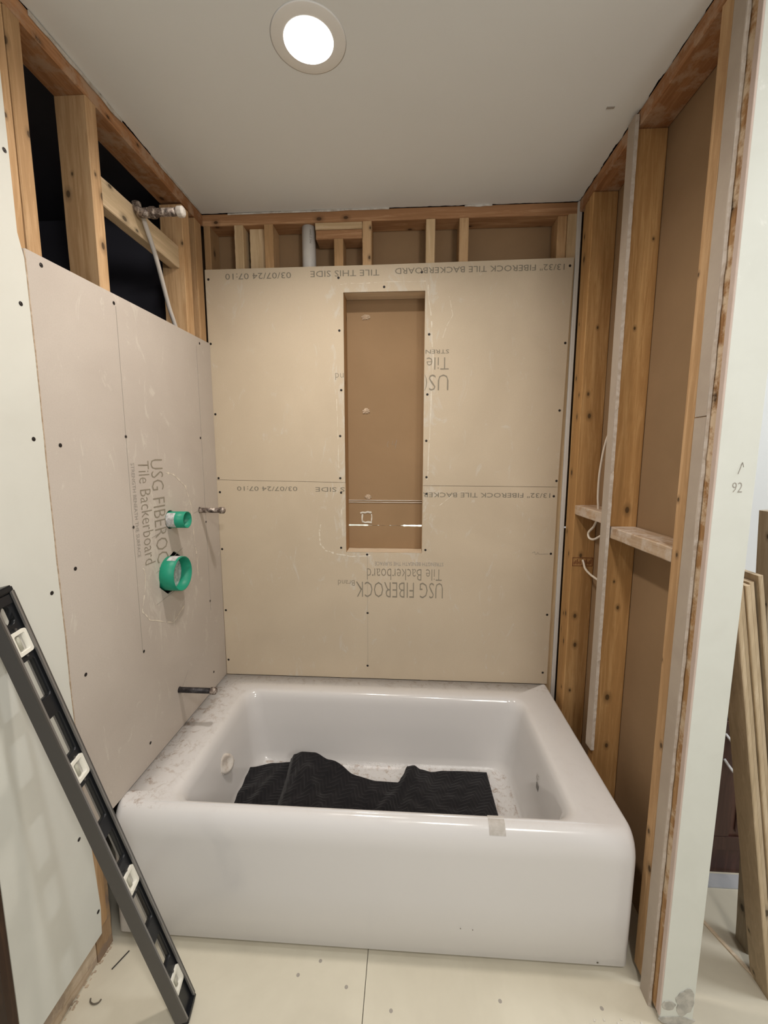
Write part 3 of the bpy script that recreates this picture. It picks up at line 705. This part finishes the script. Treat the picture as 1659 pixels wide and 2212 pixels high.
# cables
def cable(pts, label, r=.0042): tag(obj('cable', tube(pts, r, 10, res=7), 'cable', None, True), label, 'cable')
cable([(1.585, -.34, 1.66), (1.578, -.31, 1.60), (1.568, -.275, 1.52), (1.562, -.26, 1.42), (1.562, -.258, 1.33), (1.565, -.262, 1.26), (1.560, -.246, 1.215), (1.555, -.215, 1.185), (1.556, -.222, 1.165), (1.562, -.25, 1.165), (1.57, -.30, 1.19), (1.58, -.36, 1.20)],
      'white cable hanging through the dusty rear block and looping below it')
cable([(1.578, -.10, 1.058), (1.575, -.135, 1.052), (1.572, -.165, 1.030), (1.574, -.21, 1.018), (1.58, -.27, 1.012), (1.585, -.36, 1.01)], 'white cable coming out of the wide orange stud toward the middle stud')
cable([(1.560, -.0885, 1.066), (1.545, -.075, 1.075), (1.5475, -.046, 1.07)], 'short white cable end beside the right corner stud', .004)
cable([(1.60, -.335, .80), (1.597, -.338, .79), (1.598, -.33, .775)], 'tiny white cable tip low behind the middle stud', .005)

# illegible grade stamp on the wide orange stud
sb = next(o for o in bpy.data.objects if o.get('label', '').startswith('wide orange stud'))
bm = bmesh.new()
for x0, x1, z0, z1 in ((1.534, 1.615, 1.064, 1.066), (1.534, 1.615, 1.030, 1.032), (1.534, 1.536, 1.030, 1.066), (1.613, 1.615, 1.030, 1.066), (1.572, 1.573, 1.030, 1.066)):
    box(bm, x0, x1, -.1308, -.1295, z0, z1)
for k in range(12):
    x = 1.540 + .006 * k; h = .006 + .005 * ((k * 7) % 3)
    if abs(x - 1.5725) > .003: box(bm, x, x + .003, -.1308, -.1295, 1.037 + .003 * (k % 2), 1.037 + h + .006)
obj('grade_stamp', bm, plain('stamp_ink', (.16, .05, .02), .8), sb)

# ------------------------------------------------------------ bathtub
def rring(x0f, x0b, x1, y0, y1, rf, rb, n=8, me=22, ms=12):
    pts = []
    def arc(cx, cy, r, a0):
        for k in range(n + 1):
            a = math.radians(a0 + 90 * k / n); pts.append((cx + r * math.cos(a), cy + r * math.sin(a)))
    def line(a, b, k_):
        for k in range(1, k_): pts.append((a[0] + (b[0] - a[0]) * k / k_, a[1] + (b[1] - a[1]) * k / k_))
    arc(x1 - rf, y0 + rf, rf, 270); line(pts[-1], (x1, y1 - rb), ms)
    arc(x1 - rb, y1 - rb, rb, 0); line(pts[-1], (x0b + rb, y1), me)
    arc(x0b + rb, y1 - rb, rb, 90); line(pts[-1], (x0f, y0 + rf), ms)
    arc(x0f + rf, y0 + rf, rf, 180); line(pts[-1], (x1 - rf, y0), me)
    return pts
H = .438
rings = [(-.016, -.009, 1.504, -.774, -.001, .012, .004, .013), (-.018, -.009, 1.504, -.781, -.001, .016, .004, .022),
         (-.016, -.009, 1.505, -.782, -.001, .018, .004, .20), (-.010, -.009, 1.506, -.784, -.001, .022, .004, .352)]
for a in (12, 24, 36, 48, 60, 70, 79, 86, 90):
    s, c = math.sin(math.radians(a)), math.cos(math.radians(a))
    rings.append((-.009, -.009, 1.488 + .018 * c ** .45, -.742 - .042 * c ** .85, -.001, .022 + .012 * (1 - c), .004, .352 + .0855 * s))
rings += [(.10, .10, 1.40, -.742, -.10, .05, .06, H + .0005), (.132, .132, 1.372, -.739, -.115, .055, .06, H),
          (.142, .142, 1.362, -.733, -.123, .055, .06, .4355), (.151, .151, 1.354, -.724, -.130, .055, .06, .428), (.159, .159, 1.347, -.714, -.136, .055, .06, .414),
          (.166, .168, 1.340, -.706, -.141, .055, .06, .39), (.182, .184, 1.322, -.690, -.155, .06, .065, .27), (.197, .20, 1.305, -.676, -.168, .06, .065, .18),
          (.206, .208, 1.296, -.668, -.175, .06, .065, .155), (.220, .222, 1.282, -.655, -.188, .06, .06, .138), (.245, .247, 1.26, -.635, -.21, .05, .05, .130), (.29, .29, 1.22, -.6, -.25, .04, .04, .127),
          (.6, .6, .9, -.44, -.38, .02, .02, .124)]
bm = bmesh.new(); VR = []
for (a, b, c, d, e, rf, rb, z) in rings:
    VR.append([bm.verts.new((p[0], p[1], z)) for p in rring(a, b, c, d, e, rf, rb)])
for i in range(len(VR) - 1):
    n = len(VR[i])
    for k in range(n): bm.faces.new((VR[i][k], VR[i][(k + 1) % n], VR[i + 1][(k + 1) % n], VR[i + 1][k]))
bm.faces.new(VR[-1]); bm.faces.new(VR[0][::-1])
bmesh.ops.recalc_face_normals(bm, faces=bm.faces)
tub = thing('bathtub', (.75, -.39, .013), 'white enamelled alcove bathtub with a black moving blanket inside', 'bathtub')
tb = obj('tub_shell', bm, 'tub', tub, True)
# overflow cover on the drain end wall
ov = obj('overflow_cover', lathe([(.034, -.02), (.034, .010), (.032, .014), (.025, .016), (.017, .012), (.001, .011)], (.176, -.430, .318), (.80, -.40, .30), 30), 'grime', tub, True)
bm = bmesh.new()
for k in range(9):
    a = math.radians(200 + 140 * k / 8); c = Vector((.183 + .012 * math.cos(a), -.434 + .033 * math.cos(a), .319 + .031 * math.sin(a)))
    box(bm, c.x - .004, c.x + .007, c.y - .0028, c.y + .0028, c.z - .0028, c.z + .0028)
obj('overflow_teeth', bm, 'grime', ov)
# raised drain-end step on the rim
bm = bmesh.new()
prof = [(.055, -.43), (.10, -.43), (.118, -.418), (.135, -.405), (.135, -.33), (.118, -.315), (.055, -.31)]
v0 = [bm.verts.new((x, y, H - .002)) for x, y in prof]; v1 = [bm.verts.new((x * .98 + .001, y * .985 - .0055, H + .0035)) for x, y in prof]
bm.faces.new(v1); 
for k in range(len(prof)): bm.faces.new((v0[k], v0[(k + 1) % 7], v1[(k + 1) % 7], v1[k]))
bmesh.ops.recalc_face_normals(bm, faces=bm.faces)
# glue residue square on the front roll, following its curve
def roll(a): s, c = math.sin(math.radians(a)), math.cos(math.radians(a)); return (-.742 - .042 * c ** .85, .352 + .0855 * s, c, s)
bm2 = bmesh.new(); g = []
for k in range(9):
    a = 96 - 50 * k / 8 if k else 93
    y, z, c, s = roll(min(a, 90)); y2 = y + (.010 if a > 90 else 0)
    nn = Vector((0, -c / .042, s / .0855)).normalized() * .0006
    g.append([bm2.verts.new((x, y2 + nn.y, z + nn.z)) for x in (1.100, 1.112, 1.130, 1.146)])
for i in range(8):
    for j in range(3): bm2.faces.new((g[i][j], g[i][j + 1], g[i + 1][j + 1], g[i + 1][j]))
bmesh.ops.recalc_face_normals(bm2, faces=bm2.faces); bm.free()
obj('glue_patch', bm2, painted('glue', (.46, .43, .39), (.55, .52, .49), sc=60, amt=.9), tub)
# maker's mark and small sticker on the right end wall
F = frame((1.3345, 0, 0), (0, -1, 0), (.11, 0, .99), (-.99, 0, .11))
obj('sticker', boxes((1.3265, 1.3285, -.480, -.459, .303, .325)), plain('sticker_grey', (.20, .19, .18), .4), tub)
text('KE', .448, .468, .33, .356, frame((1.2925, 0, 0), (0, -1, 0), (.11, 0, .99), (-.99, 0, .11)), 'ink_faint', tub, 'makers_mark', thin=True)
# chips on the apron
for x, z, r in ((.524, .345, .0035), (1.025, .116, .0015), (1.06, .114, .0015), (1.418, .03, .003)):
    obj('enamel_chip', lathe([(r, 0), (r * .8, .0006), (.0001, .0006)], (x, -.7815 if z > .3 else (-.7835 if z > .05 else -.7812), z), (0, -1, 0), 8), 'ink_dark', tub)

# ------------------------------------------------------------ moving blanket in the tub
crest = [(.150, -.36, .150), (.158, -.30, .165), (.20, -.262, .168), (.30, -.235, .170), (.365, -.228, .172), (.375, -.245, .205), (.395, -.262, .238), (.43, -.266, .254), (.48, -.270, .256), (.55, -.288, .240), (.65, -.335, .214),
         (.75, -.325, .184), (.83, -.300, .160), (.848, -.27, .166), (.866, -.232, .180), (.895, -.228, .183), (.925, -.232, .168), (.97, -.232, .158), (1.02, -.225, .160), (1.10, -.222, .160), (1.20, -.220, .158)]
def cr(x):
    for a, b in zip(crest, crest[1:]):
        if x <= b[0]:
            t = (x - a[0]) / (b[0] - a[0]); t = max(0, min(1, t)); t = t * t * (3 - 2 * t)
            return a[1] + (b[1] - a[1]) * t, a[2] + (b[2] - a[2]) * t
    return crest[-1][1:]
bm = bmesh.new(); G = []; NX, NV = 170, 90
for i in range(NX + 1):
    row = []
    for j in range(NV + 1):
        u = i / NX; v = j / NV
        x = .215 + (1.215 - .215) * u
        xs = .150 + (1.2 - .150) * u                      # crest parameter
        yc, zc = cr(xs)
        x = xs + (.05 * max(0, 1 - u * 6)) * v + .012 * v
        if v < .12:
            t = v / .12; y = yc + .018 * (1 - t); z = .134 + (zc - .134) * math.sin(t * math.pi / 2)
        else:
            t = (v - .12) / .88; y = yc + (-.645 - yc) * t
            fall = math.exp(-t * (2.0 if zc > .2 else 2.6))
            base = .150
            z = base + (zc - base) * fall
            # diagonal folds
            d1 = (x - .885) + (y + .235) * -.0 - (-(y + .235)) * -.42
            z += .016 * min(1, t * 5) * math.exp(-((x - .885 + (-(y + .235)) * .55) / .018) ** 2) * max(0, 1 - t * .7)
            z += .024 * min(1, t * 5) * math.exp(-((x - .43 - (-(y + .27)) * .55) / .028) ** 2) * max(0, 1 - t * .6)
            z += .014 * min(1, t * 5) * math.exp(-((x - .34 + (-(y + .23)) * .30) / .022) ** 2) * max(0, 1 - t * .8)
            z += .016 * math.exp(-((x - .62 - (-(y + .33)) * .35) / .03) ** 2) * max(0, 1 - t)
            amp = min(1, t * 6) * min(1, (1.2 - x) * 9 + .15)
            z += amp * (.012 * noise.noise(Vector((x * 9, y * 9, 1))) + .006 * noise.noise(Vector((x * 24, y * 24, 4))))
            z += .010 * math.exp(-((t - .9) / .1) ** 2) * 0
        z = max(z, .142)
        row.append(bm.verts.new((x, y, z)))
    G.append(row)
for i in range(NX):
    for j in range(NV): bm.faces.new((G[i][j], G[i + 1][j], G[i + 1][j + 1], G[i][j + 1]))
bmesh.ops.recalc_face_normals(bm, faces=bm.faces)
if bm.faces[len(bm.faces) // 2 if False else 0] and sum(f.normal.z for f in bm.faces) < 0: bmesh.ops.reverse_faces(bm, faces=bm.faces)
bl = obj('moving_blanket', bm, 'pad', None, True)
md = bl.modifiers.new('thick', 'SOLIDIFY'); md.thickness = .006; md.offset = -1
tag(bl, 'black quilted moving blanket crumpled on the bottom of the tub', 'blanket')

# ------------------------------------------------------------ recessed ceiling light
cl = thing('ceiling_light', (LX, LY, CEIL), 'round recessed ceiling light glowing white above the tub', 'light')
obj('trim_ring', lathe([(.0598, -.0022), (.062, -.0022), (.088, -.0014), (.092, -.0002), (.0598, -.0002)], (LX, LY, CEIL), (0, 0, 1), 64, closed=True), 'trim', cl, True)
obj('can', lathe([(.0597, -.003), (.0590, .010), (.0540, .030), (.0540, .0315), (.0600, .0315), (.0602, -.003)], (LX, LY, CEIL), (0, 0, 1), 48, closed=True), 'can', cl, True)
obj('lens', lathe([(.0538, .0318), (.052, .0285), (.0500, .0280), (.001, .0278)], (LX, LY, CEIL), (0, 0, 1), 48), 'lens', cl, True)
tag(obj('plaster_crumb', boxes((1.43, 1.452, -.447, -.440, CEIL - .0016, CEIL + .0005)), 'ink_faint'), 'small smudge of grime on the ceiling near the right edge', 'smudge')

# ------------------------------------------------------------ spirit level leaning on the left wall
B0 = Vector((.29699, -.90887, .01313)); wv = Vector((-.1615, .98485, .06308)).normalized(); av = Vector((-.21998, -.09824, .97055)).normalized()
tv = av.cross(wv).normalized()
if tv.x > 0: tv = -tv
av = (av - wv * av.dot(wv)).normalized(); tv = wv.cross(av); tv = tv if tv.x < 0 else -tv
LL, WW, TT = 1.2258, .0611, .0296
# local: u along length from the foot, v from the front rail (0) to the rear rail (WW), n toward the room (-tv)
orig = B0 - wv * WW + tv * TT
lv = thing('spirit_level', (.29, -.93, .0), 'long black and grey spirit level leaning from the floor against the left wall', 'spirit level')
nv = -tv
LF = frame(orig, av, wv, nv)
if LF.to_3x3().determinant() < 0: pass
def lbox(bm, u0, u1, v0, v1, n0, n1):
    vs = box(bm, u0, u1, v0, v1, n0, n1)
    for v in vs: v.co = orig + av * v.co.x + wv * v.co.y + nv * v.co.z
def lobj(name, bm, mat):
    bmesh.ops.recalc_face_normals(bm, faces=bm.faces); return obj(name, bm, mat, lv)
for v0, v1 in ((0, .0045), (WW - .0045, WW)):
    bm = bmesh.new(); lbox(bm, .012, LL - .012, v0, v1, 0, TT); lobj('rail', bm, 'alu')
# bright worn lips of the two rails on the face side
for v0, v1 in ((.0040, .0085), (WW - .0085, WW - .0040)):
    bm = bmesh.new(); lbox(bm, .012, LL - .012, v0, v1, TT - .004, TT + .0003); lobj('rail_lip', bm, plain('lip', (.25, .24, .23), .4, .5) if 'lip' not in bpy.data.materials else bpy.data.materials['lip'])
    bm = bmesh.new(); lbox(bm, .012, LL - .012, v0, v1, -.0003, .004); lobj('rail_lip', bm, bpy.data.materials['lip'])
slots = [(.967, 1.067), (.820, .928), (.630, .745), (.505, .598), (.308, .413), (.170, .262)]
vials = [1.105, .783, .452, .112]
vm = WW / 2
holes = [rr2((a + b) / 2, vm, (b - a) / 2 - .003, .0185, .006) for a, b in slots]
holes += [rr2(c, vm, .0225, .0175, .005) for c in vials]
holes += [rr2(1.168, vm, .021, .0125, .011)]
web = [(.012, .0045), (LL - .012, .0045), (LL - .012, WW - .0045), (.012, WW - .0045)]
bm = shape2d([web] + holes, .013, Matrix.Translation((0, 0, 0)))
for v in bm.verts:
    c = v.co.copy(); v.co = orig + av * c.x + wv * c.y + nv * (c.z + .0085)
lobj('web', bm, 'black')
for a, b in ((0, .014), (LL - .014, LL)):
    bm = bmesh.new(); lbox(bm, a, b, -.0005, WW + .0005, -.0005, TT + .0005); bmesh.ops.bevel(bm, geom=bm.edges[:], offset=.003, segments=2, affect='EDGES'); lobj('end_cap', bm, 'black')
bm = bmesh.new(); lbox(bm, 1.190, 1.209, .012, WW - .012, .020, .0262); lobj('end_plate', bm, 'black')
for c in vials:
    bm = shape2d([rr2(c, vm, .0262, .0212, .006), rr2(c, vm, .0190, .0145, .004)], .024, Matrix.Identity(4))
    for v in bm.verts:
        q = v.co.copy(); v.co = orig + av * q.x + wv * q.y + nv * (q.z + .0025)
    vf = lobj('vial_window', bm, 'vialframe')
    bm = bmesh.new(); lbox(bm, c - .0195, c + .0195, vm - .015, vm + .015, .010, .017); lobj('vial_block', bm, 'vial')
    a = orig + av * (c - .015) + wv * vm + nv * .018; b = orig + av * (c + .015) + wv * vm + nv * .018
    obj('vial_tube', tube([a, b], .0045, 10, res=1), plain('vial_liquid', (.40, .39, .32), .15) if 'vial_liquid' not in bpy.data.materials else bpy.data.materials['vial_liquid'], lv, True)
    for dd in (-.031, .031):
        obj('rivet', lathe([(.0028, 0), (.0024, .0012), (.001, .0015)], orig + av * (c + dd) + wv * vm + nv * .0245, nv, 10), 'alu', lv)

# ------------------------------------------------------------ things seen through the gap on the right
cb = thing('vanity_cabinet', (2.3, -.26, 0), 'dark brown vanity cabinet beyond the partition, behind the leaning boards', 'cabinet')
obj('body', boxes((1.66, 3.0, -.44, -.062, .09, .766), (1.68, 2.98, -.455, -.062, 0, .092)), 'cab', cb)
for x0, x1 in ((1.68, 1.925), (1.935, 2.26), (2.27, 2.60)):
    d = obj('door', boxes((x0, x1, -.462, -.4405, .10, .585)), 'cab', cb, bev=.003)
    obj('door_frame', boxes((x0 + .004, x1 - .004, -.470, -.463, .53, .582), (x0 + .004, x1 - .004, -.470, -.463, .103, .155), (x0 + .004, x0 + .056, -.470, -.463, .156, .529), (x1 - .056, x1 - .004, -.470, -.463, .156, .529)), 'cab', d, bev=.002)
    obj('door_panel', boxes((x0 + .075, x1 - .075, -.4695, -.463, .175, .51)), 'cab', d, bev=.003)
    obj('drawer_front', boxes((x0, x1, -.462, -.4405, .60, .745)), 'cab', cb, bev=.003)
hd = [o for o in bpy.data.objects if o.name.startswith('door') and o.parent == cb][1]
obj('handle', tube([(1.940, -.470, .545), (1.950, -.495, .527), (1.958, -.500, .522), (1.972, -.503, .497), (1.976, -.503, .462), (1.968, -.500, .424), (1.955, -.498, .430), (1.945, -.470, .452)], .0045, 10, res=4), 'white_plastic', hd, True)
tag(obj('countertop', boxes((1.645, 3.02, -.475, -.062, .7675, .811)), painted('counter', (.72, .68, .66), sc=5), bev=.003), 'white countertop on the dark vanity cabinet at the right edge', 'countertop')
tag(obj('floor_strip', boxes((1.66, 3.0, -.515, -.465, 0, .004)), painted('strip_blue', (.40, .41, .43), (.46, .46, .47), sc=30, amt=.8)), 'blue grey strip on the floor in front of the vanity cabinet', 'strip')

def lean(xb, xt, zt, y0, y1, th, mat, label, dy=0.0, zb=0.0):
    """board standing on the floor at xb and leaning left to xt at height zt"""
    bm = plank(0, th, y0, y1, 0, math.hypot(zt, xb - xt), .0015, 18)
    ang = math.atan2(xb - xt, zt)
    for v in bm.verts:
        x, y, z = v.co; f = z / math.hypot(zt, xb - xt)
        v.co = (xb + x * math.cos(ang) - z * math.sin(ang), y + dy * f, zb + z * math.cos(ang) + x * math.sin(ang))
    return tag(obj('leaning_board', bm, mat), label, 'board', 'boards leaning behind the partition')
lean(1.884, 1.805, 1.33, -.712, -.664, .022, 'lumber_grey', 'grey brown board standing behind the others, farthest from the camera', .0)
lean(1.856, 1.6465, 1.165, -.822, -.758, .0108, 'lumber', 'pale board at the left of the leaning stack, its wide face showing')
lean(1.8695, 1.6595, 1.17, -.815, -.755, .0108, 'lumber', 'second board from the left in the leaning stack')
lean(1.883, 1.6725, 1.165, -.820, -.757, .0108, 'lumber', 'third board from the left in the leaning stack')
lean(1.8965, 1.6855, 1.172, -.813, -.752, .0108, 'lumber', 'fourth board from the left in the leaning stack')
lean(1.910, 1.6985, 1.19, -.820, -.750, .0108, 'lumber', 'rightmost and tallest wide board of the leaning stack')
bm = plank(0, .22, 0, .010, .0, .006, .0006); 
for v in bm.verts:
    x, y, z = v.co; a = math.atan2(-.808 + .60, 1.868 - 1.80); v.co = (1.80 + x * math.cos(a) - y * math.sin(a), -.60 + x * math.sin(a) + y * math.cos(a), z)
tag(obj('wood_strip', bm, 'pine_raw'), 'thin wood strip lying on the floor beneath the leaning boards', 'strip')

# ------------------------------------------------------------ small things on the floor
tag(obj('nail', tube([(.020, -.862, .003), (.040, -.815, .003)], .0016, 8, res=1), 'screw'), 'thin nail lying on the floor left of the level', 'nail')
tag(obj('wood_curl', tube([(.008, -.928, .002), (.014, -.936, .003), (.026, -.940, .004), (.036, -.936, .003), (.038, -.928, .002)], .0018, 8, res=4), 'ink_dark'), 'small dark curl lying on the floor near the left plate', 'debris')
fs = [o for o in bpy.data.objects if o.name.startswith('floor') and o.get('kind')]
def dots(par, pts):
    for x, y in pts: obj('screw', lathe([(.005, 0), (.0042, .0005), (.001, .0002)], (x, y, 0), (0, 0, 1), 12), 'ink_faint', par)
dots(fs[0], [(.560, -.841), (.702, -.860), (.617, -.804)])
dots(fs[1], [(.829, -.903), (1.125, -.865), (1.395, -.864), (1.66, -.90)])
bm = bmesh.new()
for k in range(70):
    a = R.random(); x = 1.36 + .20 * a + R.uniform(-.02, .02); y = -.885 - R.random() * .07; s = R.uniform(.0008, .0028)
    box(bm, x - s, x + s, y - s * R.uniform(.5, 1.5), y + s, 0.0002, s * .8)
o = obj('plaster_dust', bm, painted('plaster', (.62, .58, .50), sc=30)); tag(o, 'scattered plaster crumbs on the floor at the foot of the partition', 'debris'); o['kind'] = 'stuff'
bm = bmesh.new()
for k in range(60):
    y = -1.08 + R.random() * .28; x = -.033 + R.random() * .012; s = R.uniform(.0005, .0022)
    box(bm, x - s, x + s * 1.4, y - s, y + s * 2, 0.0002, s)
o = obj('splinters', bm, 'sawn_y'); tag(o, 'wood splinters scattered along the rough bottom plate', 'debris'); o['kind'] = 'stuff'
